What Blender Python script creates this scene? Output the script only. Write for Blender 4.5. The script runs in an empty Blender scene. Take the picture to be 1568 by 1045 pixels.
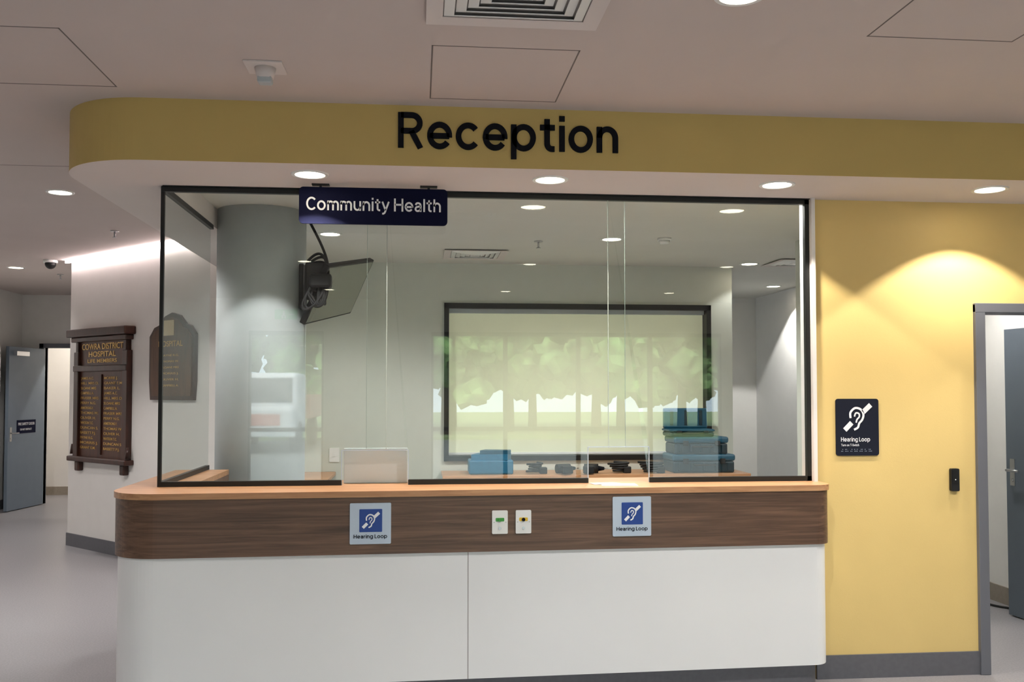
import bpy, bmesh, math, random
from mathutils import Vector, Euler, Matrix
random.seed(4)
sc=bpy.context.scene
COL=sc.collection
def lin(c):
    return tuple(((x/255)/12.92 if x/255<=0.04045 else ((x/255+0.055)/1.055)**2.4) for x in c)+(1,)
# ---------------------------------------------------------------- materials
def mat(name,rgb,rough=0.6,metal=0,noise=0.0,nscale=8,bump=0.0,bscale=200,emit=None,estr=0,spec=0.5):
    m=bpy.data.materials.new(name); m.use_nodes=True
    nt=m.node_tree; b=nt.nodes['Principled BSDF']
    b.inputs['Roughness'].default_value=rough; b.inputs['Metallic'].default_value=metal
    b.inputs['Specular IOR Level'].default_value=spec
    c=lin(rgb); b.inputs['Base Color'].default_value=c
    tc=nt.nodes.new('ShaderNodeTexCoord')
    n=nt.nodes.new('ShaderNodeTexNoise'); n.inputs['Scale'].default_value=nscale; n.inputs['Detail'].default_value=5
    nt.links.new(tc.outputs['Object'],n.inputs['Vector'])
    r=nt.nodes.new('ShaderNodeValToRGB')
    k=noise
    r.color_ramp.elements[0].color=tuple(x*(1-k) for x in c[:3])+(1,)
    r.color_ramp.elements[1].color=tuple(min(1,x*(1+k)) for x in c[:3])+(1,)
    r.color_ramp.elements[0].position=.35; r.color_ramp.elements[1].position=.65
    nt.links.new(n.outputs['Fac'],r.inputs['Fac']); nt.links.new(r.outputs['Color'],b.inputs['Base Color'])
    if bump>0:
        n2=nt.nodes.new('ShaderNodeTexNoise'); n2.inputs['Scale'].default_value=bscale
        nt.links.new(tc.outputs['Object'],n2.inputs['Vector'])
        bp=nt.nodes.new('ShaderNodeBump'); bp.inputs['Strength'].default_value=bump; bp.inputs['Distance'].default_value=.002
        nt.links.new(n2.outputs['Fac'],bp.inputs['Height']); nt.links.new(bp.outputs['Normal'],b.inputs['Normal'])
    if emit:
        b.inputs['Emission Color'].default_value=lin(emit); b.inputs['Emission Strength'].default_value=estr
    return m
def wood(name,c1,c2,scale=(1.2,14,14),rough=.45,plank=False):
    m=bpy.data.materials.new(name); m.use_nodes=True
    nt=m.node_tree; b=nt.nodes['Principled BSDF']; b.inputs['Roughness'].default_value=rough
    tc=nt.nodes.new('ShaderNodeTexCoord'); mp=nt.nodes.new('ShaderNodeMapping'); mp.inputs['Scale'].default_value=scale
    nt.links.new(tc.outputs['Object'],mp.inputs['Vector'])
    n=nt.nodes.new('ShaderNodeTexNoise'); n.inputs['Scale'].default_value=2.2; n.inputs['Detail'].default_value=9; n.inputs['Roughness'].default_value=.62; n.inputs['Distortion'].default_value=.8
    nt.links.new(mp.outputs['Vector'],n.inputs['Vector'])
    r=nt.nodes.new('ShaderNodeValToRGB'); e=r.color_ramp.elements
    e[0].position=.32; e[0].color=lin(c1); e[1].position=.68; e[1].color=lin(c2)
    nt.links.new(n.outputs['Fac'],r.inputs['Fac'])
    nt.links.new(r.outputs['Color'],b.inputs['Base Color'])
    return m
def glassmat(name,tint,k=2.0,ior=1.5):
    m=bpy.data.materials.new(name); m.use_nodes=True
    nt=m.node_tree; nt.nodes.clear()
    o=nt.nodes.new('ShaderNodeOutputMaterial'); mx=nt.nodes.new('ShaderNodeMixShader')
    t=nt.nodes.new('ShaderNodeBsdfTransparent'); t.inputs['Color'].default_value=tint
    g=nt.nodes.new('ShaderNodeBsdfGlossy'); g.inputs['Roughness'].default_value=0.0; g.inputs['Color'].default_value=(.95,1,.97,1)
    f=nt.nodes.new('ShaderNodeFresnel'); f.inputs['IOR'].default_value=ior
    mu=nt.nodes.new('ShaderNodeMath'); mu.operation='MULTIPLY'; mu.inputs[1].default_value=k; mu.use_clamp=True
    nt.links.new(f.outputs[0],mu.inputs[0]); nt.links.new(mu.outputs[0],mx.inputs[0])
    nt.links.new(t.outputs[0],mx.inputs[1]); nt.links.new(g.outputs[0],mx.inputs[2]); nt.links.new(mx.outputs[0],o.inputs[0])
    return m
M={}
M['ceil']=mat('ceiling_paint',(202,191,186),.9,noise=.015,nscale=2,bump=.1)
M['ceil_b']=mat('booth_ceiling_paint',(214,213,206),.9,noise=.015,nscale=2,bump=.1)
M['soffit']=mat('soffit_paint',(216,208,204),.9,noise=.015,nscale=2,bump=.1)
M['white']=mat('white_paint',(230,227,224),.75,noise=.01,bump=.12)
M['wall_in']=mat('booth_wall_paint',(204,208,199),.75,noise=.01,bump=.1)
M['yellow']=mat('yellow_paint',(228,199,130),.55,noise=.02,nscale=3,bump=.15,bscale=150)
M['band']=mat('yellow_bulkhead_paint',(204,178,108),.6,noise=.02,nscale=3,bump=.1)
M['panel']=mat('white_laminate',(238,239,240),.35,noise=.01,nscale=2)
M['kick']=mat('grey_vinyl_skirting',(98,98,104),.5,noise=.05,nscale=40)
M['beige_sk']=mat('beige_vinyl_skirting',(150,140,128),.5,noise=.05,nscale=40)
M['floor']=mat('grey_vinyl_floor',(148,146,150),.36,noise=.12,nscale=90,bump=.05)
M['top']=wood('light_oak_laminate',(172,122,84),(206,158,116),(1.0,16,16),.35)
M['walnut']=wood('walnut_laminate',(76,56,44),(122,92,73),(.7,9,22),.4)
M['darkwood']=wood('dark_mahogany',(40,19,13),(70,34,22),(12,12,1.5),.35)
M['midwood']=wood('mahogany_panel',(60,32,22),(88,48,32),(10,10,1.5),.4)
M['shield']=wood('shield_timber',(70,46,32),(104,72,50),(10,10,1.5),.5)
M['black']=mat('black_powdercoat',(12,13,15),.45)
M['rubber']=mat('black_rubber',(14,14,16),.6)
M['navy']=mat('navy_sign_vinyl',(8,12,44),.75,spec=.15)
M['navy2']=mat('dark_navy_sign',(20,24,40),.6,spec=.25)
M['letter']=mat('charcoal_letter',(20,21,27),.8,spec=.15)
M['wtext']=mat('white_sign_print',(238,240,245),.5)
M['gold']=mat('gold_leaf',(214,172,92),.35,metal=.3)
M['blue']=mat('blue_sign_print',(28,66,145),.4)
M['silver']=mat('silver_sign_plate',(190,202,218),.35,metal=.2)
M['plastic']=mat('white_plastic',(234,235,233),.3)
M['tray']=mat('white_acrylic',(212,222,226),.3)
M['green']=mat('green_button',(60,150,60),.4)
M['amber']=mat('amber_button',(225,185,40),.4)
M['doorgrey']=mat('grey_door_paint',(92,100,110),.5,noise=.02)
M['doorgrey2']=mat('blue_grey_fire_door_paint',(120,132,146),.5,noise=.02)
M['framegrey']=mat('grey_frame_paint',(104,106,114),.45)
M['steel']=mat('satin_steel',(190,190,192),.3,metal=1)
M['column']=mat('grey_column_paint',(184,192,194),.7,noise=.02,bump=.1)
M['teal']=mat('teal_plastic',(18,78,102),.45,noise=.06,nscale=20)
M['teald']=mat('dark_teal_plastic',(10,42,54),.5,noise=.06,nscale=20)
M['bagblue']=mat('blue_case_plastic',(28,104,140),.5,noise=.06,nscale=20)
M['tv']=mat('tv_screen_glass',(66,70,70),.12)
M['blind']=mat('cream_roller_blind_glow',(206,210,184),.8,noise=.03,nscale=3,emit=(232,232,196),estr=.16)  # mild emission stands in for light coming through the blind from behind
M['lens']=mat('led_lens',(255,250,235),.5,emit=(255,240,214),estr=14)
M['led']=mat('led_strip',(255,250,240),.5,emit=(255,238,238),estr=17)
M['dark']=mat('dark_recess',(170,166,163),.9)
M['joint']=mat('shadow_joint',(120,112,108),.9)
M['paper']=mat('paper',(240,240,236),.8)
M['asphalt']=mat('asphalt',(128,128,124),.9,noise=.1,nscale=3)
M['leaf']=mat('tree_foliage',(112,142,84),.8,noise=.7,nscale=2)
M['bark']=mat('tree_bark',(80,62,48),.9,noise=.3)
M['grass']=mat('grass_verge',(134,150,100),.9,noise=.2,nscale=5)
M['truckw']=mat('truck_white_paint',(205,205,205),.4)
M['truckr']=mat('truck_orange_paint',(180,100,84),.4)
M['glass']=glassmat('screen_glass',(.94,.96,.945,1),1.5)
M['oglass']=glassmat('overlap_glass',(.97,.985,.975,1),.6)
M['sglass']=glassmat('side_screen_glass',(.88,.92,.90,1),.6)
M['wglass']=glassmat('window_glass',(.97,.98,.98,1),1.5)
# ---------------------------------------------------------------- helpers
def obj(name,me,mats=(),parent=None):
    o=bpy.data.objects.new(name,me); COL.objects.link(o)
    for m in mats: me.materials.append(m)
    if parent: o.parent=parent
    return o
def group(name,loc=(0,0,0),rotz=0):
    e=bpy.data.objects.new(name,None); COL.objects.link(e); e.location=loc; e.rotation_euler=(0,0,rotz); e.empty_display_size=.1
    return e
def box(name,x0,x1,y0,y1,z0,z1,m,parent=None,bev=0,seg=2):
    bm=bmesh.new(); bmesh.ops.create_cube(bm,size=1)
    for v in bm.verts:
        v.co=Vector(((x0+x1)/2+v.co.x*(x1-x0),(y0+y1)/2+v.co.y*(y1-y0),(z0+z1)/2+v.co.z*(z1-z0)))
    if bev>0: bmesh.ops.bevel(bm,geom=bm.edges[:],offset=bev,segments=seg,affect='EDGES',profile=.5)
    me=bpy.data.meshes.new(name); bm.to_mesh(me); bm.free()
    return obj(name,me,[m],parent)
def prism(name,pts,z0,z1,mside,mcap=None,parent=None,smooth=False,capnx=False):
    bm=bmesh.new()
    lo=[bm.verts.new((x,y,z0)) for x,y in pts]; hi=[bm.verts.new((x,y,z1)) for x,y in pts]
    n=len(pts)
    for i in range(n):
        f=bm.faces.new((lo[i],lo[(i+1)%n],hi[(i+1)%n],hi[i])); f.material_index=0
    a=bm.faces.new(lo); b=bm.faces.new(hi)
    a.material_index=b.material_index=1 if mcap else 0
    bmesh.ops.recalc_face_normals(bm,faces=bm.faces[:])
    if capnx:
        for f in bm.faces:
            if f.normal.x>.9 or f.normal.y>.9: f.material_index=1
    bmesh.ops.triangulate(bm,faces=[a,b])
    me=bpy.data.meshes.new(name); bm.to_mesh(me); bm.free()
    return obj(name,me,[mside]+([mcap] if mcap else []),parent)
def arc(cx,cy,r,a0,a1,n=14):
    return [(cx+r*math.cos(math.radians(a0+(a1-a0)*i/n)),cy+r*math.sin(math.radians(a0+(a1-a0)*i/n))) for i in range(n+1)]
def cyl(name,c,r,h,m,parent=None,axis='z',r2=None,n=32,bev=0):
    bm=bmesh.new(); bmesh.ops.create_cone(bm,cap_ends=True,segments=n,radius1=r,radius2=r if r2 is None else r2,depth=h)
    if axis=='y': bmesh.ops.rotate(bm,verts=bm.verts,matrix=Matrix.Rotation(math.pi/2,3,'X'))
    if axis=='x': bmesh.ops.rotate(bm,verts=bm.verts,matrix=Matrix.Rotation(math.pi/2,3,'Y'))
    bmesh.ops.translate(bm,verts=bm.verts,vec=c)
    me=bpy.data.meshes.new(name); bm.to_mesh(me); bm.free()
    for p in me.polygons: p.use_smooth=len(p.vertices)==4
    return obj(name,me,[m],parent)
def tube(name,pts,r,m,parent=None,smooth=True):
    cu=bpy.data.curves.new(name,'CURVE'); cu.dimensions='3D'; cu.bevel_depth=r; cu.bevel_resolution=3
    sp=cu.splines.new('NURBS' if smooth else 'POLY'); sp.points.add(len(pts)-1)
    for p,q in zip(sp.points,pts): p.co=(*q,1)
    if smooth: sp.use_endpoint_u=True; sp.order_u=4
    tmp=bpy.data.objects.new('tmp',cu); COL.objects.link(tmp)
    dg=bpy.context.evaluated_depsgraph_get(); me=bpy.data.meshes.new_from_object(tmp.evaluated_get(dg))
    bpy.data.objects.remove(tmp)
    me.materials.clear()
    return obj(name,me,[m],parent)
def textmesh(s,off=0.0,ext=0.002,space=1.0):
    cu=bpy.data.curves.new('t','FONT'); cu.body=s; cu.size=1; cu.offset=off; cu.extrude=ext; cu.space_character=space
    tmp=bpy.data.objects.new('tmp',cu); COL.objects.link(tmp)
    dg=bpy.context.evaluated_depsgraph_get(); me=bpy.data.meshes.new_from_object(tmp.evaluated_get(dg))
    bpy.data.objects.remove(tmp); me.materials.clear()
    return me
def bounds(me,i):
    v=[x.co[i] for x in me.vertices]; return min(v),max(v)
CAP=bounds(textmesh('H'),1)[1]
def text(name,s,x0,y,z,cap,m,width=None,parent=None,depth=.003,off=0.0,align='L',space=1.0):
    """text standing in XZ plane facing -Y, baseline z, front at y"""
    me=textmesh(s,off,1.0,space)
    a,b=bounds(me,0); k=cap/CAP
    kx=(width/(b-a)) if width else k
    w=(b-a)*kx
    sx=x0 if align=='L' else x0-w/2
    for v in me.vertices:
        X,Y,Z=v.co; v.co=Vector((sx+(X-a)*kx, y+(0 if Z>0 else depth), z+Y*k))
    return obj(name,me,[m],parent)
def catmull(P,n=8):
    out=[]; Q=[P[0]]+P+[P[-1]]
    for i in range(1,len(Q)-2):
        p0,p1,p2,p3=[Vector(q) for q in Q[i-1:i+3]]
        for j in range(n):
            t=j/n
            out.append(.5*((2*p1)+(-p0+p2)*t+(2*p0-5*p1+4*p2-p3)*t*t+(-p0+3*p1-3*p2+p3)*t**3))
    out.append(Vector(P[-1])); return out
def stroke(bm,P,w,y0,y1,cx,cz,s,sx=None):
    sx=sx or s
    P=[Vector(p) for p in P]; L=[];Rr=[]
    closed=(P[0]-P[-1]).length<1e-4
    for i,p in enumerate(P):
        a=P[max(i-1,0)]; b=P[min(i+1,len(P)-1)]
        if closed and i==0: a=P[-2]
        if closed and i==len(P)-1: b=P[1]
        d=(b-a).normalized(); nrm=Vector((-d.y,d.x))*w/2
        L.append(p+nrm);Rr.append(p-nrm)
    def V(p,y): return bm.verts.new((cx+p.x*sx,y,cz+p.y*s))
    lf=[V(p,y0) for p in L]; rf=[V(p,y0) for p in Rr]
    if y1>y0:
        lb=[V(p,y1) for p in L]; rb=[V(p,y1) for p in Rr]
    for i in range(len(P)-1):
        bm.faces.new((lf[i],lf[i+1],rf[i+1],rf[i]))
        if y1>y0:
            bm.faces.new((lf[i],lb[i],lb[i+1],lf[i+1])); bm.faces.new((rf[i],rf[i+1],rb[i+1],rb[i]))
    if y1>y0 and not closed:
        bm.faces.new((lf[0],rf[0],rb[0],lb[0])); bm.faces.new((lf[-1],lb[-1],rb[-1],rf[-1]))
def ell(cx,cy,rx,ry,a0,a1,n=28): return [(cx+rx*math.cos(math.radians(a0+(a1-a0)*i/n)),cy+ry*math.sin(math.radians(a0+(a1-a0)*i/n))) for i in range(n+1)]
GL={
'o':(.68,[ell(.34,.37,.27,.31,0,360)]),
'e':(.67,[[(.07,.36),(.605,.36)],[(.61,.325)]+ell(.34,.37,.27,.31,0,322)]),
'c':(.63,[ell(.34,.37,.27,.31,40,320)]),
'n':(.60,[[(.07,0),(.07,.74)],ell(.30,.42,.23,.26,180,0)+[(.53,.2),(.53,0)]]),
'h':(.60,[[(.07,0),(.07,1)],ell(.30,.42,.23,.26,180,0)+[(.53,.2),(.53,0)]]),
'm':(.92,[[(.07,0),(.07,.74)],ell(.265,.45,.195,.23,180,0)+[(.46,.2),(.46,0)],ell(.655,.45,.195,.23,180,0)+[(.85,.2),(.85,0)]]),
'u':(.60,[[(.07,.74),(.07,.5)]+ell(.30,.32,.23,.26,180,360),[(.53,0),(.53,.74)]]),
'p':(.69,[[(.07,-.25),(.07,.74)],ell(.35,.37,.27,.31,0,360)]),
't':(.43,[[(.20,.92),(.20,.5),(.20,.24)]+ell(.34,.22,.14,.155,180,270,10)+[(.41,.065)],[(.0,.68),(.42,.68)]]),
'i':(.14,[[(.07,0),(.07,.74)],[(.07,.87),(.07,1.02)]]),
'l':(.14,[[(.07,0),(.07,1)]]),
'R':(.68,[[(.07,0),(.07,1)],[(.07,.93),(.2,.93)]+ell(.37,.705,.225,.225,90,-90,16)+[(.2,.48),(.07,.48)],[(.36,.48),(.61,0)]]),
'C':(.74,[ell(.43,.5,.355,.445,42,318)]),
'H':(.74,[[(.07,0),(.07,1)],[(.67,0),(.67,1)],[(.07,.52),(.67,.52)]]),
'L':(.50,[[(.07,0),(.07,1)],[(.07,.07),(.52,.07)]]),
'a':(.57,[catmull([(.08,.53),(.15,.65),(.29,.68),(.43,.62),(.48,.48),(.48,.3),(.48,0)]),catmull([(.48,.42),(.28,.40),(.12,.34),(.07,.20),(.14,.09),(.26,.06),(.40,.11),(.48,.25)])]),
'y':(.58,[[(.03,.74),(.29,.06)],[(.55,.74),(.29,.06),(.22,-.12),(.13,-.19),(.02,-.19)]]),
'g':(.68,[ell(.34,.37,.27,.31,0,360),[(.61,.74),(.61,.3)]+ell(.34,.0,.27,.2,0,-150,14)]),
'r':(.36,[[(.07,0),(.07,.74)],ell(.33,.40,.26,.28,180,88,10)]),
' ':(.14,[]),
}
def sfont(name,s,x0,y,z,cap,m,width,parent=None,depth=.002,align='L',sw=.14):
    gap=.125; tot=sum(GL[c][0] for c in s)+gap*(len(s)-1); kx=width/tot
    if align=='C': x0-=width/2
    bm=bmesh.new(); x=0
    for c in s:
        w,st=GL[c]
        for P in st: stroke(bm,P,sw,y,y+depth,x0+x*kx,z,cap,kx)
        x+=w+gap
    me=bpy.data.meshes.new(name); bm.to_mesh(me); bm.free()
    return obj(name,me,[m],parent)
def ear_icon(name,cx,cz,s,y,m,parent):
    bm=bmesh.new()
    stroke(bm,[(-.92,-.80),(-.42,-.30)],.34,y,y,cx,cz,s)
    stroke(bm,[(.40,.42),(.95,.92)],.34,y,y,cx,cz,s)
    stroke(bm,catmull([(-.50,.02),(-.50,.40),(-.18,.70),(.22,.62),(.42,.28),(.34,-.08),(.12,-.34),(.02,-.62),(-.26,-.78)]),.15,y,y,cx,cz,s)
    stroke(bm,catmull([(-.22,.12),(-.12,.36),(.10,.32),(.12,.10),(-.04,-.08),(-.10,-.30)]),.11,y,y,cx,cz,s)
    me=bpy.data.meshes.new(name); bm.to_mesh(me); bm.free()
    return obj(name,me,[m],parent)
def rrect(name,x0,x1,z0,z1,y0,y1,r,m,parent=None):
    pts=arc(x1-r,z1-r,r,0,90,6)+arc(x0+r,z1-r,r,90,180,6)+arc(x0+r,z0+r,r,180,270,6)+arc(x1-r,z0+r,r,270,360,6)
    bm=bmesh.new(); a=[bm.verts.new((x,y0,z)) for x,z in pts]; b=[bm.verts.new((x,y1,z)) for x,z in pts]; n=len(pts)
    bm.faces.new(a); bm.faces.new(b)
    for i in range(n): bm.faces.new((a[i],a[(i+1)%n],b[(i+1)%n],b[i]))
    bmesh.ops.recalc_face_normals(bm,faces=bm.faces[:])
    me=bpy.data.meshes.new(name); bm.to_mesh(me); bm.free()
    return obj(name,me,[m],parent)
def downlight(x,y,z,P,size=104,r=.075,blend=.12,col=(1,.86,.68)):
    g=group('downlight',(x,y,z))
    bm=bmesh.new()
    n=40; ring=[]
    prof=[(r+.018,0),(r+.016,-.006),(r,-.006),(r-.004,-.001)]
    for i in range(n):
        a=2*math.pi*i/n; ring.append([bm.verts.new((p*math.cos(a),p*math.sin(a),q)) for p,q in prof])
    for i in range(n):
        A=ring[i];B=ring[(i+1)%n]
        for j in range(len(prof)-1): bm.faces.new((A[j],A[j+1],B[j+1],B[j]))
    me=bpy.data.meshes.new('trim_ring'); bm.to_mesh(me); bm.free(); obj('trim_ring',me,[M['plastic']],g)
    cyl('lens',(0,0,-.0015),r-.003,.001,M['lens'],g)
    if P>0:
        l=bpy.data.lights.new('lamp','SPOT'); l.energy=P; l.spot_size=math.radians(size); l.spot_blend=blend; l.shadow_soft_size=.045; l.color=col
        o=bpy.data.objects.new('lamp',l); COL.objects.link(o); o.parent=g; o.location=(0,0,-.02)
    return g
# ---------------------------------------------------------------- shell
ZC=2.98; ZS=2.685; ZI=2.82
box('floor',-6,6.5,-4.2,15.5,-.1,0,M['floor'])
box('ceiling',-6,6.5,-4.2,15.5,ZC,ZC+.15,M['ceil'])
prism('ceiling',[(-1.34,5.16),(4.4,5.16),(4.4,12.1),(-1.34,12.1)],ZI,ZI+.06,M['ceil_b'])
# bulkhead
out=[(-1.75,8.43)]+arc(-1.30,5.0,.45,180,270,20)+[(6.5,4.55),(6.5,5.13),(-1.34,5.13),(-1.34,8.02)]
bk=prism('wall_bulkhead',out,ZS,ZC,M['band'],M['soffit'],capnx=True)
# yellow wall with doorway
box('wall_yellow',2.21,3.17,5.13,5.25,0,ZC,M['yellow'])
box('wall_yellow',3.17,4.43,5.13,5.25,2.10,ZC,M['yellow'])
box('wall_yellow',4.43,6.5,5.13,5.25,0,ZC,M['yellow'])
box('trim_reveal',2.19,2.21,5.08,5.25,1.10,ZS,M['white'])
box('wall_screen_header',-1.34,2.21,5.10,5.20,2.68,ZC,M['black'])
box('baseboard_yellow',2.21,3.17,5.118,5.13,0,.13,M['kick'])
box('baseboard_yellow',4.45,6.5,5.118,5.13,0,.13,M['kick'])
# partition + corridor
box('wall_partition',3.05,3.17,5.25,7.4,0,ZI,M['wall_in'])
box('wall_corridor',4.4,4.5,5.25,12.1,0,ZI,M['white'])
box('baseboard_corridor',4.388,4.4,5.25,12,0,.13,M['beige_sk'])
box('wall_corridor_end',-1.1,4.5,12,12.1,0,ZI,M['white'])
# booth back wall with window opening
bx0,bx1,bz0,bz1=.246,2.84,.94,2.44
box('wall_back',-1.1,bx0,9.0,9.1,0,ZI,M['wall_in'])
box('wall_back',bx1,3.06,9.0,9.1,0,ZI,M['wall_in'])
box('wall_back',bx0,bx1,9.0,9.1,0,bz0,M['wall_in'])
box('wall_back',bx0,bx1,9.0,9.1,bz1,ZI,M['wall_in'])
box('wall_booth_side',-1.2,-1.1,7.75,9.0,0,ZI,M['wall_in'])
# diagonal wall X+Y=6.7
prism('wall_diagonal',[(-3.63,10.33),(-1.1,7.80),(-1.1,7.95),(-3.55,10.40)],0,ZC,M['white'])
prism('baseboard_diagonal',[(-3.64,10.32),(-1.12,7.80),(-1.11,7.815),(-3.625,10.335)],0,.13,M['kick'])
box('wall_corridor_left',-3.63,-3.55,10.33,14.1,0,ZC,M['white'])
# far wall with door opening
box('wall_far',-6,-5.30,14.1,14.2,0,ZC,M['white'])
box('wall_far',-5.30,-4.30,14.1,14.2,2.26,ZC,M['white'])
box('wall_far',-4.30,-3.5,14.1,14.2,0,ZC,M['white'])
box('wall_far_room',-6,-3.5,15.3,15.4,0,ZC,M['white'])
box('wall_far_room_left',-6.1,-6,14.1,15.4,0,ZC,M['white']); box('wall_far_room_right',-3.55,-3.45,14.1,15.4,0,ZC,M['white'])
box('baseboard_far',-6,-3.5,15.288,15.3,0,.13,M['beige_sk'])
box('wall_left',-6,-5.62,-4.2,14.1,0,ZC,M['white'])
box('baseboard_left',-5.62,-5.608,-4.2,14.1,0,.13,M['kick'])
box('wall_right',6.4,6.5,-4.2,5.13,0,ZC,M['white'])
# foyer front (behind camera) glazed wall
wins=[(-2.5,-1.4),(.2,4.7)]
xs=[-6]+[v for w in wins for v in w]+[6.5]
for i in range(0,len(xs),2): box('wall_front',xs[i],xs[i+1],-4.2,-4.05,0,ZC,M['white'])
for k,(a,b) in enumerate(wins):
    box('wall_front',a,b,-4.2,-4.05,2.5,ZC,M['white'])
    g=group('window_%d'%(k+1))
    n=max(1,round((b-a)/1.1))
    for j in range(n+1):
        x=a+(b-a)*j/n; box('mullion_%d'%j,max(a,x-.03),min(b,x+.03),-4.18,-4.08,0,2.5,M['black'],g)
    for z in (0.0,1.0,2.44): box('rail',a,b,-4.17,-4.09,z,z+.06,M['black'],g)
    bm=bmesh.new(); vs=[bm.verts.new(p) for p in [(a,-4.13,0),(b,-4.13,0),(b,-4.13,2.5),(a,-4.13,2.5)]]; bm.faces.new(vs)
    me=bpy.data.meshes.new('pane'); bm.to_mesh(me); bm.free(); obj('pane',me,[M['wglass']],g)
    l=bpy.data.lights.new('window_portal','AREA'); l.shape='RECTANGLE'; l.size=b-a; l.size_y=2.5; l.cycles.is_portal=True
    o=bpy.data.objects.new('portal',l); COL.objects.link(o); o.parent=g; o.location=((a+b)/2,-4.25,1.25); o.rotation_euler=(math.radians(90),0,0)
# exit sign above the entry door (seen reflected in the glass)
g=group('exit_sign',(-1.95,-4.05,2.74)); box('housing',-.18,.18,0,.05,-.09,.09,M['plastic'],g,.006); box('lit_face',-.165,.165,.0505,.053,-.075,.075,mat('exit_green',(20,110,60),.5,emit=(40,170,90),estr=1.2),g)
cyl('figure_head',(-.03,.055,.04),.015,.003,M['wtext'],g,'y'); box('figure_body',-.045,-.015,.0535,.056,-.02,.025,M['wtext'],g); box('figure_leg_1',-.06,-.04,.0535,.056,-.06,-.015,M['wtext'],g); box('figure_leg_2',-.02,0,.0535,.056,-.06,-.015,M['wtext'],g); box('arrow',.04,.12,.0535,.056,-.008,.008,M['wtext'],g)
# ceiling access panels
def seam(name,x0,x1,y0,y1,z,w=.006):
    g=group(name)
    box('joint_1',x0,x1,y0,y0+w,z-.001,z+.002,M['joint'],g); box('joint_2',x0,x1,y1-w,y1,z-.001,z+.002,M['joint'],g)
    box('joint_3',x0,x0+w,y0,y1,z-.001,z+.002,M['joint'],g); box('joint_4',x1-w,x1,y0,y1,z-.001,z+.002,M['joint'],g)
seam('ceiling_access_panel',.05,.65,3.74,4.43,ZC)
seam('ceiling_access_panel',-2.06,-1.36,3.70,4.40,ZC)
seam('ceiling_access_panel',1.73,2.33,2.80,3.48,ZC)
box('trim_ceiling_joint',-5.6,-1.76,6.0,6.006,ZC-.001,ZC+.002,M['joint'])
# ---------------------------------------------------------------- air diffusers
def diffuser(cx,cy,z,s):
    g=group('air_diffuser',(cx,cy,z))
    def ringsq(nm,a,b,za,zb,m):
        bm=bmesh.new()
        A=[bm.verts.new((sx*a,sy*a,za)) for sx,sy in ((-1,-1),(1,-1),(1,1),(-1,1))]
        B=[bm.verts.new((sx*b,sy*b,zb)) for sx,sy in ((-1,-1),(1,-1),(1,1),(-1,1))]
        for i in range(4): bm.faces.new((A[i],A[(i+1)%4],B[(i+1)%4],B[i]))
        me=bpy.data.meshes.new(nm); bm.to_mesh(me); bm.free()
        o=obj(nm,me,[m],g); sd=o.modifiers.new('s','SOLIDIFY'); sd.thickness=.003
    ringsq('frame',s/2,s/2-.06,-.012,-.006,M['soffit'])
    box('recess',-s/2+.055,s/2-.055,-s/2+.055,s/2-.055,-.002,0,M['dark'],g)
    k=s/2-.065; i=0
    while k>.06:
        ringsq('louvre_%d'%i,k,k-.036,-.004,-.016,M['plastic']); k-=.042; i+=1
    box('centre_plate',-k,k,-k,k,-.02,-.015,M['plastic'],g)
diffuser(.345,3.17,ZC,.64)
diffuser(.50,8.35,ZI,.55)
diffuser(3.55,8.6,ZI,.5)
# motion sensor on ceiling
g=group('ceiling_motion_sensor',(-.65,4.06,ZC))
box('plate',-.08,.08,-.08,.08,-.008,0,M['soffit'],g,.002)
cyl('body',(0,0,-.03),.035,.045,M['soffit'],g,r2=.045); box('head',-.03,.03,-.028,.028,-.075,-.045,M['column'],g,.008)
# sprinklers
for x,y,z in ((-2.6,8.4,ZC),(-4.2,11.6,ZC),(.97,7.6,ZI)):
    g=group('fire_sprinkler',(x,y,z)); cyl('rose',(0,0,-.004),.035,.008,M['steel'],g); cyl('stem',(0,0,-.03),.008,.05,M['steel'],g); cyl('deflector',(0,0,-.056),.018,.004,M['steel'],g)
g=group('smoke_detector',(1.95,7.35,ZI)); cyl('base',(0,0,-.01),.055,.02,M['plastic'],g); cyl('chamber',(0,0,-.033),.035,.026,M['plastic'],g,r2=.045); cyl('grille',(0,0,-.022),.04,.006,M['dark'],g)
g=group('security_dome_camera',(-3.85,10.35,ZC)); cyl('base',(0,0,-.015),.07,.03,M['plastic'],g)
bm=bmesh.new(); bmesh.ops.create_uvsphere(bm,u_segments=24,v_segments=12,radius=.055); bmesh.ops.translate(bm,verts=bm.verts,vec=(0,0,-.04)); me=bpy.data.meshes.new('dome'); bm.to_mesh(me); bm.free(); obj('dome',me,[M['black']],g)
# LED cove strip on top of diagonal wall
prism('led_cove_strip',[(-3.70,10.34),(-1.80,8.44),(-1.775,8.455),(-3.68,10.36)],ZC-.03,ZC-.002,M['led'])
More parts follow.
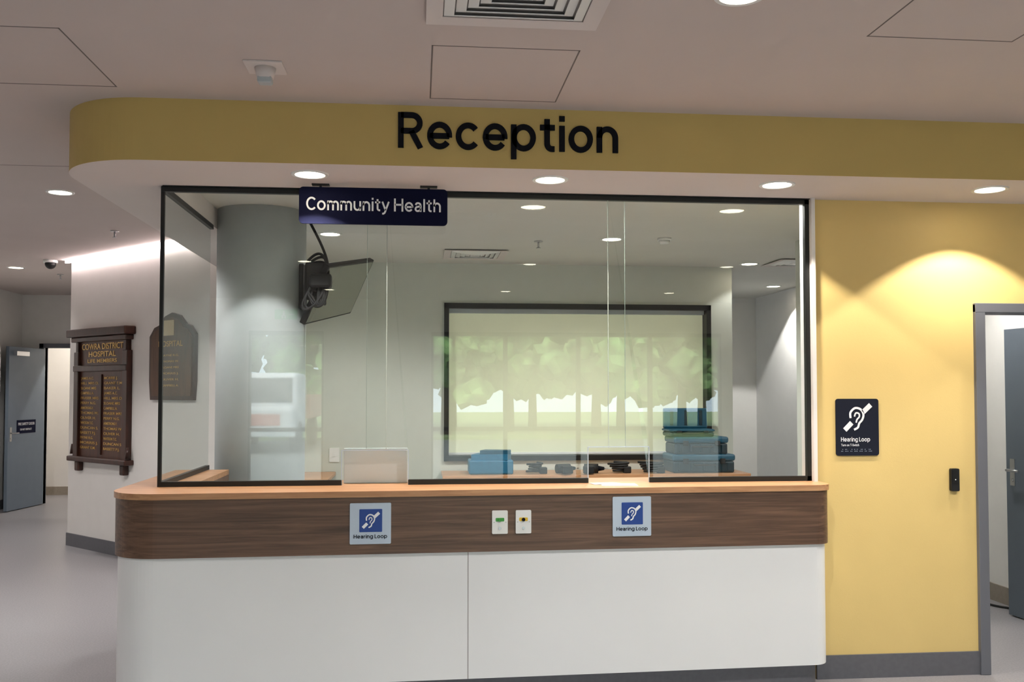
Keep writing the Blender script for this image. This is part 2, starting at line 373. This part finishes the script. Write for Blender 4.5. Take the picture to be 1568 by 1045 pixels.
# ---------------------------------------------------------------- reception counter
SK=.0325; ANG=math.atan(SK)
def fy(x): return 4.88-SK*(2.12-x)
def outline(d):
    r=.27-d; r2=.10-d*.5
    P=[(-1.53+d,6.22)]+[(x+.01,y) for x,y in arc(-1.27,5.15,r,180,270,20)]+arc(2.22-d-r2,4.88+d+r2,r2,270,360,10)+[(2.22-d,5.12),(2.19-d,5.12),(2.185-d,5.42),(-1.2,5.42),(-1.2,6.22)]
    return [(x,y-(SK*(2.12-x) if y<5.1 else (SK*(2.12-x)*max(0,(5.4-y)/.3) if y<5.4 and x<0 else 0))) for x,y in P]
ctr=group('reception_counter')
prism('countertop',outline(0),1.07,1.10,M['top'],parent=ctr)
prism('timber_fascia',outline(.008),.785,1.07,M['walnut'],parent=ctr)
prism('front_panel',outline(.022),.145,.785,M['panel'],parent=ctr)
prism('kickboard',outline(.07),0,.145,M['kick'],parent=ctr)
jy=fy(.255)+.022
box('panel_joint',.255,.258,jy-.0006,jy+.003,.145,.785,M['joint'],ctr)
# glass screen
scr=group('glass_reception_screen')
GY=5.13
def pane(name,poly,plane,c,m):
    bm=bmesh.new()
    vs=[bm.verts.new((a,c,z) if plane=='y' else (c,a,z)) for a,z in poly]; f=bm.faces.new(vs); bmesh.ops.triangulate(bm,faces=[f])
    me=bpy.data.meshes.new(name); bm.to_mesh(me); bm.free(); return obj(name,me,[m],scr)
pane('front_glass_a',[(-1.335,1.10),(-.403,1.10),(-.403,1.285),(-.17,1.285),(-.17,2.68),(-1.335,2.68)],'y',GY,M['glass'])
pane('front_glass_b',[(-.167,1.285),(-.05,1.285),(-.05,1.10),(.927,1.10),(.927,1.295),(1.04,1.295),(1.04,2.68),(-.167,2.68)],'y',GY,M['glass'])
pane('front_glass_c',[(1.043,1.295),(1.267,1.295),(1.267,1.10),(2.18,1.10),(2.18,2.68),(1.043,2.68)],'y',GY,M['glass'])
pane('side_glass',[(5.13,1.10),(6.27,1.10),(6.27,2.68),(5.13,2.68)],'x',-1.34,M['sglass'])
pane('overlap_glass_a',[(-.276,1.29),(-.17,1.29),(-.17,2.67),(-.276,2.67)],'y',GY+.015,M['oglass'])
pane('overlap_glass_b',[(1.04,1.29),(1.138,1.29),(1.138,2.67),(1.04,2.67)],'y',GY+.015,M['oglass'])
gedge=mat('glass_edge',(190,200,192),.2)
for x in (-.17,1.04): box('glass_joint',x,x+.003,GY-.004,GY+.004,1.29,2.66,gedge,scr)
for x in (-.276,1.138): box('glass_fin_edge',x,x+.002,GY+.012,GY+.018,1.29,2.66,gedge,scr)
for a,b,z in ((-.403,-.05,1.285),(.927,1.267,1.295)):
    box('slot_edge_top',a,b,GY-.004,GY+.004,z-.002,z+.002,M['silver'],scr)
    box('slot_edge_l',a-.002,a+.002,GY-.004,GY+.004,1.10,z,M['silver'],scr); box('slot_edge_r',b-.002,b+.002,GY-.004,GY+.004,1.10,z,M['silver'],scr)
bl=M['black']
for a,b in ((-1.345,-.403),(-.05,.927),(1.267,2.19)): box('bottom_channel',a,b,GY-.015,GY+.015,1.10,1.127,bl,scr)
box('top_channel',-1.35,2.19,GY-.015,GY+.015,2.655,2.684,bl,scr)
box('corner_post',-1.352,-1.334,GY-.012,GY+.008,1.10,2.68,bl,scr)
box('end_post',2.165,2.19,GY-.015,GY+.015,1.10,2.68,bl,scr)
box('side_top_channel',-1.352,-1.328,5.14,6.30,2.655,2.684,bl,scr)
box('side_bottom_channel',-1.352,-1.328,5.14,6.25,1.10,1.127,bl,scr)
box('document_tray',-.40,-.055,5.22,5.26,1.10,1.29,M['tray'],None,.004)
g=group('paper_sheet'); 
prism('sheet_1',[(.97,4.95),(1.16,4.93),(1.17,5.06),(.99,5.09)],1.1005,1.1015,M['paper'],parent=g)
prism('sheet_2',[(.94,5.0),(1.10,5.06),(1.06,5.12),(.93,5.1)],1.1016,1.1022,M['paper'],parent=g)
# ---------------------------------------------------------------- lettering & signs
sfont('reception_lettering','Reception',-.098,4.538,2.772,.171,M['letter'],1.072,None,.012,sw=.155)
sg=group('community_health_sign')
rrect('board',-.62,.152,2.475,2.668,4.985,5.0,.022,M['navy'],sg)
sfont('lettering','Community Health',-.583,4.983,2.546,.068,M['wtext'],.70,sg,.002,sw=.14)
for x in (-.51,.053):
    box('hanger_plate',x-.045,x+.045,4.98,5.02,2.678,2.685,M['rubber'],sg); box('hanger_rod',x-.006,x+.006,4.988,4.997,2.66,2.68,M['rubber'],sg)
def fsign(cx,cz):
    g=group('hearing_loop_sign',(cx,fy(cx)+.007,cz),ANG); w=.102; y=0
    rrect('plate',-w,w,-w,w,y-.006,y,.006,M['silver'],g)
    rrect('blue_square',-.055,.058,-.042,.072,y-.0072,y-.006,.004,M['blue'],g)
    ear_icon('ear_symbol',.002,.014,.043,y-.0082,M['wtext'],g)
    sfont('caption','Hearing Loop',0,y-.0075,-.073,.019,M['navy2'],.165,g,.001,'C',.17)
fsign(-.234,.939); fsign(1.106,.952)
def wplate(cx,cz,m):
    g=group('call_button_plate',(cx,fy(cx)+.007,cz),ANG); y=0
    rrect('plate',-.04,.04,-.059,.059,y-.008,y,.005,M['plastic'],g)
    rrect('label_1',-.022,.022,.004,.022,y-.0095,y-.008,.004,m,g)
    cyl('button',(0,y-.010,.012),.009,.008,M['letter'] if m==M['amber'] else m,g,'y')
    for s in (-1,1): cyl('screw',(s*.03,y-.0085,0),.003,.002,M['steel'],g,'y',n=12)
    cyl('key_slot',(0,y-.009,-.03),.007,.004,M['steel'],g,'y')
wplate(.417,.934,M['green']); wplate(.538,.934,M['amber'])
g=group('wall_hearing_loop_sign'); y=5.13
rrect('board',2.337,2.588,1.238,1.558,y-.008,y,.015,M['navy2'],g)
ear_icon('ear_symbol',2.463,1.448,.082,y-.0095,M['wtext'],g)
sfont('caption','Hearing Loop',2.365,y-.0095,1.318,.024,M['wtext'],.17,g,.001,sw=.16)
text('caption_small','Turn on T-Switch',2.365,y-.0095,1.292,.013,M['wtext'],.105,g,.001,.006)
text('braille','.: ::. .: :.: .:: :. ::.',2.365,y-.0095,1.262,.02,M['silver'],.18,g,.001)
g=group('card_reader'); rrect('housing',3.006,3.055,1.034,1.162,y-.022,y,.008,M['rubber'],g); rrect('face',3.012,3.049,1.08,1.155,y-.024,y-.022,.005,M['black'],g)
cyl('led',(3.03,y-.0245,1.10),.003,.002,M['wtext'],g,'y',n=12)
# ---------------------------------------------------------------- right door
dr=group('door_1')
F=M['framegrey']
for nm,a in (('jamb_l',(3.165,3.225,5.105,5.275,0,2.10)),('jamb_r',(4.385,4.445,5.105,5.275,0,2.10)),('head',(3.165,4.445,5.104,5.276,2.05,2.105))): box(nm,*a,F,dr,.004)
box('stop_l',3.225,3.24,5.16,5.20,0,2.05,F,dr)
def leaf(parent,p0,p1,h,t,m,handle=True,flip=1):
    v=Vector((p1[0]-p0[0],p1[1]-p0[1],0)); L=v.length; a=math.atan2(v.y,v.x)
    e=bpy.data.objects.new('leaf',None); COL.objects.link(e); e.location=(p0[0],p0[1],0); e.rotation_euler=(0,0,a); e.parent=parent
    box('panel',0,L,0,t,.01,h,m,e,.002)
    if handle:
        s=-1 if flip<0 else 1; yy=-.001 if s<0 else t+.001
        rrect('escutcheon',.04,.085,.93,1.12,yy-.003,yy+.003,.004,M['steel'],e)
        cyl('spindle',(.062,yy+s*.025,1.04),.009,.05,M['steel'],e,'y'); cyl('lever',(.115,yy+s*.048,1.04),.009,.12,M['steel'],e,'x')
        cyl('lock',(.062,yy+s*.006,.97),.012,.012,M['steel'],e,'y')
    return e
leaf(dr,(4.20,6.43),(4.34,5.27),2.045,.042,M['doorgrey'],True,-1)
g=group('floor_cable'); tube('cable',[(4.2,7.3,.006),(4.22,7.0,.01),(4.33,6.9,.02),(4.2,6.75,.006),(4.34,6.6,.01)],.008,M['rubber'],g)
# ---------------------------------------------------------------- far fire door
dr=group('door_2')
box('jamb_l',-5.36,-5.30,14.05,14.22,0,2.28,F,dr); box('jamb_r',-4.32,-4.26,14.05,14.22,0,2.28,F,dr); box('head',-5.36,-4.26,14.05,14.22,2.22,2.28,F,dr)
lf=leaf(dr,(-5.40,13.16),(-5.27,14.04),2.2,.045,M['doorgrey2'],True,-1)
lf2=box('sign_plate',.2,.66,-.004,0,1.03,1.21,M['navy'],lf); text('sign_text','FIRE SAFETY DOOR',.23,-.006,1.14,.035,M['wtext'],.40,lf,.001,.005)
text('sign_text_2','DO NOT OBSTRUCT',.28,-.006,1.07,.025,M['wtext'],.28,lf,.001,.005)
box('closer',.1,.4,-.05,0,2.08,2.14,M['steel'],lf)
box('wall_left_nib',-5.62,-5.50,12.9,13.05,0,ZC,M['white'])
box('trim_door_frame',-5.50,-5.46,12.9,13.05,0,2.2,M['steel'])
# ---------------------------------------------------------------- honour boards (built facing -Y, then rotated onto the diagonal wall)
hb=group('honour_board',(-3.11,9.81,1.55),math.radians(-45))
W=.50; D=M['darkwood']
box('back_panel',-W,W,-.03,0,-.62,.60,M['midwood'],hb)
box('stile_l',-W-.03,-W+.06,-.06,0,-.66,.45,D,hb,.006); box('stile_r',W-.06,W+.03,-.06,0,-.66,.45,D,hb,.006)
box('cornice',-W-.09,W+.09,-.12,0,.60,.68,D,hb,.012); box('cornice_bead',-W-.05,W+.05,-.085,0,.55,.60,D,hb,.01)
box('header_l',-W,-W+.05,-.055,0,.30,.55,D,hb,.005); box('header_r',W-.05,W,-.055,0,.30,.55,D,hb,.005)
box('mid_rail',-W-.03,W+.03,-.07,0,.25,.31,D,hb,.008)
box('sill',-W-.08,W+.08,-.10,0,-.66,-.61,D,hb,.01)
box('centre_bar',-.012,.012,-.045,0,-.58,.22,D,hb,.003)
for s in (-1,1):
    box('foot',s*(W-.05)-.04,s*(W-.05)+.04,-.06,0,-.76,-.66,D,hb,.012); cyl('finial',(s*(W+.05),-.05,-.54),.025,.1,D,hb,r2=.012)
text('title_1','COWRA DISTRICT',0,-.034,.472,.058,M['gold'],.82,hb,.002,.012,'C')
text('title_2','HOSPITAL',0,-.034,.398,.052,M['gold'],.54,hb,.002,.012,'C')
text('title_3','LIFE MEMBERS',0,-.034,.338,.036,M['gold'],.58,hb,.002,.01,'C')
names=['JAMES A.C.','BASSETT P.J.','ARMSTRONG F.','HILL MRS D.','PAYNE R.G.','THOMAS W.','SLOANE MRS','MORRIS J.','OLIVER H.','CAMPBELL A.','GRANT E.M.','WATSON T.C.','FRASER MRS','BAKER L.','DUNCAN S.','PERRY N.G.']
for i in range(15):
    z=.17-i*.05
    for s,x in ((0,-.42),(1,.05)):
        text('name_%d_%d'%(s,i),names[(i*3+s*7)%16],x,-.034,z,.025,M['gold'],.26+.05*((i*5+s*3)%3),hb,.002,.002)
sb=group('shield_plaque',(-2.217,8.917,1.89),math.radians(-45))
pts=[(-.36,-.37),(.36,-.37),(.38,-.2),(.38,.22),(.30,.30),(.22,.32),(.12,.40),(0,.43),(-.12,.40),(-.22,.32),(-.30,.30),(-.38,.22),(-.38,-.2)]
for sc_,yy,m in ((1,-.03,D),(.9,-.04,M['shield'])):
    bm=bmesh.new(); a=[bm.verts.new((x*sc_,yy,z*sc_)) for x,z in pts]; b=[bm.verts.new((x*sc_,0,z*sc_)) for x,z in pts]
    bm.faces.new(a)
    for i in range(len(pts)): bm.faces.new((a[i],a[(i+1)%len(pts)],b[(i+1)%len(pts)],b[i]))
    bmesh.ops.recalc_face_normals(bm,faces=bm.faces[:]); me=bpy.data.meshes.new('shield'); bm.to_mesh(me); bm.free(); obj('shield',me,[m],sb)
text('title','HOSPITAL',0,-.043,.12,.05,M['gold'],.4,sb,.002,.004,'C')
for i in range(6): text('line_%d'%i,names[i+4],0,-.043,.03-i*.055,.018,M['gold'],.28,sb,.002,0,'C')
box('taped_note',-.12,.06,-.046,-.043,.22,.36,mat('cream_note',(214,196,156),.8),sb)
# ---------------------------------------------------------------- booth interior
cyl('column',(-1.06,6.56,ZI/2),.295,ZI,M['column'],n=96)
wb=group('booth_window')
box('frame_top',bx0,bx1,8.97,9.11,bz1-.05,bz1,bl,wb); box('frame_bottom',bx0,bx1,8.97,9.11,bz0,bz0+.05,bl,wb)
box('frame_l',bx0,bx0+.045,8.97,9.11,bz0,bz1,bl,wb); box('frame_r',bx1-.045,bx1,8.97,9.11,bz0,bz1,bl,wb)
box('blind',bx0+.05,bx1-.05,9.09,9.10,bz0+.07,bz1-.05,M['blind'],wb)
box('blind_bottom_rail',bx0+.05,bx1-.05,9.085,9.105,bz0+.055,bz0+.075,M['plastic'],wb)
box('blind_headbox',bx0+.05,bx1-.05,9.04,9.10,bz1-.09,bz1-.05,M['column'],wb)
bn=group('bench')
box('bench_top',.22,3.03,8.42,8.99,.82,.85,M['top'],bn,.003); box('end_panel_l',.24,.27,8.45,8.98,0,.82,M['wall_in'],bn); box('end_panel_r',2.98,3.01,8.45,8.98,0,.82,M['wall_in'],bn); box('back_rail',.27,2.98,8.95,8.97,.3,.82,M['wall_in'],bn)
bn=group('bench')
box('bench_top',-1.09,-.76,7.85,8.99,.82,.85,M['top'],bn,.003); box('end_panel',-1.08,-.80,7.87,7.90,0,.82,M['wall_in'],bn); box('side_panel',-.84,-.81,7.9,8.97,0,.82,M['wall_in'],bn)
g=group('light_switch'); rrect('plate',-.82,-.73,.94,1.07,8.99,9.0,.005,M['plastic'],g); rrect('rocker',-.785,-.765,.99,1.02,8.984,8.99,.003,M['plastic'],g)
# tv on bracket
tv=group('wall_mounted_television')
u=Vector((.26,.62,.13)); Wt=u.length; u.normalize(); v=Vector((-.185,.10,-.36)); Ht=.44; v=(v-u*v.dot(u)).normalized(); n=u.cross(v)
TL=Vector((-.59,6.2,2.42)); c=TL+u*Wt/2+v*Ht/2
mt=Matrix((u,-v,n)).transposed() 
if mt.determinant()<0: mt=Matrix((u,-v,-n)).transposed()
face=Vector(mt.col[2]); toc=(Vector((0,0,1.6))-c)
e=bpy.data.objects.new('tilt_head',None); COL.objects.link(e); e.parent=tv; e.matrix_world=Matrix.Translation(c)@mt.to_4x4()
s=1 if face.dot(toc)>0 else -1
box('casing',-Wt/2,Wt/2,-Ht/2,Ht/2,-.02,.02,M['rubber'],e,.006)
box('screen',-Wt/2+.014,Wt/2-.014,-Ht/2+.014,Ht/2-.014,s*.0205-.0005,s*.0205+.0005,M['tv'],e)
box('rear_box',-.16,.16,-.12,.12,min(-s*.02,-s*.06),max(-s*.02,-s*.06),M['rubber'],e,.01)
tube('bracket_arm',[(-.80,6.5,2.30),(-.72,6.42,2.30),(-.62,6.42,2.30),c-face*s*.05],.022,M['rubber'],tv)
box('bracket_plate',-.79,-.76,6.38,6.62,2.15,2.45,M['rubber'],tv,.005)
box('bracket_head',-.74,-.60,6.24,6.36,2.20,2.44,M['rubber'],tv,.02)
box('bracket_clamp',-.70,-.56,6.16,6.26,2.27,2.36,M['rubber'],tv,.015)
for k in range(7):
    q=random.uniform
    tube('cable_%d'%k,[(-.76+.02*k,6.36,2.80 if k==0 else 2.45),(-.66+.02*k,6.3,2.62-.05*k),(-.53-.02*k,6.22,2.40+q(-.03,.03)),(-.62+q(-.05,.05),6.2,2.14-.01*k),(-.78+.03*k,6.22,2.10+.03*k),(-.76+q(0,.1),6.22,2.25),(-.66,6.22,2.32)],.009,M['rubber'],tv)
# toolboxes
def toolbox(x,y,z,w,d,h,open_lid=False):
    g=group('tool_case',(x,y,z))
    box('body',-w/2,w/2,-d/2,d/2,0,h*.62,M['teald'],g,.015)
    box('lid',-w/2-.008,w/2+.008,-d/2-.008,d/2+.008,h*.64,h,M['teal'],g,.018)
    for i in range(5): 
        xx=-w/2+w*(i+.5)/5; box('rib_%d'%i,xx-.012,xx+.012,-d/2-.014,-d/2,.02,h*.55,M['teald'],g,.004)
    for s in (-1,1): box('latch',s*w*.3-.025,s*w*.3+.025,-d/2-.022,-d/2-.006,h*.5,h*.78,M['rubber'],g,.005)
    tube('handle',[(-.09,-d/2-.01,h*.45),(-.09,-d/2-.05,h*.45),(.09,-d/2-.05,h*.45),(.09,-d/2-.01,h*.45)],.009,M['rubber'],g,False)
    return g
toolbox(2.62,8.70,.85,.58,.36,.17); toolbox(2.60,8.70,1.02,.50,.34,.16)
g=toolbox(2.53,8.72,1.18,.42,.28,.07)
box('open_lid',-.21,.21,.07,.13,.07,.26,M['teal'],g,.012)
for i in range(3): box('lid_rib_%d'%i,-.155+i*.14,-.125+i*.14,.06,.07,.10,.24,M['teald'],g,.003)
g=group('tool_bag',(.66,8.66,.85)); box('case',-.20,.20,-.13,.13,0,.13,M['bagblue'],g,.015)
prism('flap',[(-.18,-.10),(.15,-.13),(.20,.08),(-.10,.13)],.13,.18,M['bagblue'],parent=g); prism('flap_top',[(-.10,-.08),(.18,-.10),(.19,.02),(-.04,.08)],.18,.215,M['teal'],parent=g)
for gi,(x,y) in enumerate(((1.06,8.6),(1.84,8.62),(2.14,8.56))):
    g=group('power_cable',(x,y,.85)); p=[]
    for i in range(30):
        a=i*.9+gi; rr=.055+.035*math.sin(i*1.7+gi); p.append((rr*1.5*math.cos(a),rr*math.sin(a)*.8,.012+.0030*i))
    tube('coil',p,.010,M['rubber'],g); box('plug',.04,.11,-.06,0,0,.06,M['rubber'],g,.008)
for x,a in ((1.32,.25),(1.58,-.2)):
    g=group('cordless_drill',(x,8.58,.85),a)
    cyl('motor',(0,0,.045),.042,.13,M['rubber'],g,'x'); cyl('chuck',(.09,0,.045),.026,.06,M['letter'],g,'x',r2=.014); cyl('bit',(.135,0,.045),.004,.04,M['steel'],g,'x')
    box('handle',-.05,0,-.12,-.02,.02,.065,M['rubber'],g,.012); box('battery',-.07,.03,-.17,-.11,.01,.08,M['rubber'],g,.01)
# ---------------------------------------------------------------- downlights
WARM=(1,.92,.80)
for x in (-.54,.67,1.87,3.05,4.25): downlight(x,4.77,ZS,50,106,blend=.03,col=WARM)
for x,y in ((1.11,3.15),(2.36,3.15),(3.6,3.15),(-2.6,2.2),(-2.47,6.79),(-4.46,11.0),(-4.4,7.0),(1.2,.1),(3.4,.1),(-1.2,.1),(-3.6,.1),(1.2,-2.7),(3.5,-2.7),(-1.2,-2.7)):
    downlight(x,y,ZC,82 if y>6 else 60,135 if y>6 else 125,blend=.3,col=(1,.965,.93))
for x,y,p,sz,b in ((1.54,7.43,110,150,.6),(-.68,7.40,66,150,.6),(-.80,5.50,40,110,.12),(.9,5.48,50,150,.6),(2.0,5.48,50,150,.6),(4.1,10.6,75,104,.12),(3.15,8.75,8,104,.2),(3.7,6.4,60,130,.4)):  # wide-beam front pair: added fill for the booth, out of view above the header
    downlight(x,y,ZI,p,sz,blend=b,col=(1,.98,.95))
downlight(-4.6,14.8,ZC,90,130,col=(1,.93,.82))
# ---------------------------------------------------------------- outside (seen as reflections)
box('ground',-40,40,-60,-4.3,-.25,-.05,M['asphalt'])
box('grass_verge',-40,40,-60,-22,-.05,.05,M['grass'])
for i,(x,y,h) in enumerate(((-10,-24,6),(-6,-30,7),(-2,-27,6),(1,-24,5.5),(3.5,-26,6.5),(6.5,-24,6),(10,-25,6),(14,-24,7),(-16,-26,7),(8.5,-29,7.5),(12,-29,8),(5,-31,8),(1.5,-31,7.5))):
    g=group('tree',(x,y,.05)); cyl('trunk',(0,0,h*.25),.2,h*.5,M['bark'],g,r2=.1)
    bm=bmesh.new()
    for k in range(60):
        a=random.uniform(0,6.28); rad=math.sqrt(random.random())*h*.36; zz=random.uniform(.25,.95)
        rad*=math.sin(max(.15,(1.05-zz))*1.9)
        off=Vector((rad*math.cos(a),rad*math.sin(a),h*zz)); rr=h*random.uniform(.045,.10)
        res=bmesh.ops.create_icosphere(bm,subdivisions=2,radius=1)
        for vv in res['verts']: vv.co=vv.co*rr*random.uniform(.6,1.35)+off
    me=bpy.data.meshes.new('foliage'); bm.to_mesh(me); bm.free(); obj('foliage',me,[M['leaf']],g)
g=group('parked_truck',(-4.2,-16.5,0))
box('cab',-1,1,-1.1,.9,.55,2.1,M['truckw'],g,.12); box('windscreen',-.85,.85,.88,.915,1.3,1.95,M['tv'],g); box('bonnet',-.95,.95,.85,1.4,.5,1.2,M['truckw'],g,.1); box('grille',-.6,.6,1.4,1.42,.7,1.0,M['truckr'],g,.005); box('bumper',-1,1,1.35,1.5,.4,.65,M['column'],g,.03)
box('tray',-1.1,1.1,-4.6,-1.2,.8,1.5,M['truckr'],g,.03)
for sx in (-.9,.9):
    for yy in (.5,-3.4): cyl('wheel',(sx,yy,.37),.42,.25,M['rubber'],g,'x')
sl=bpy.data.lights.new('sun','SUN'); sl.energy=9; sl.angle=.01; sl.color=(1,.95,.85)
so=bpy.data.objects.new('sun',sl); COL.objects.link(so); so.rotation_euler=(math.radians(-38),0,math.radians(20)); so.location=(0,20,20)
# ---------------------------------------------------------------- world + camera
w=bpy.data.worlds.new('world'); sc.world=w; w.use_nodes=True
nt=w.node_tree; bg=nt.nodes['Background']
bg.inputs['Color'].default_value=(.74,.87,1,1); bg.inputs['Strength'].default_value=5.8
cd=bpy.data.cameras.new('camera'); cam=bpy.data.objects.new('camera',cd); COL.objects.link(cam); sc.camera=cam
cam.location=(0,0,1.6); cam.rotation_euler=Euler((math.radians(92),0,math.radians(-5.67)))
cd.sensor_width=36; cd.lens=1450/1568*36; cd.shift_y=26.5/1568
sc.view_settings.view_transform='Standard'
sc.view_settings.look='None'
sc.view_settings.exposure=.48
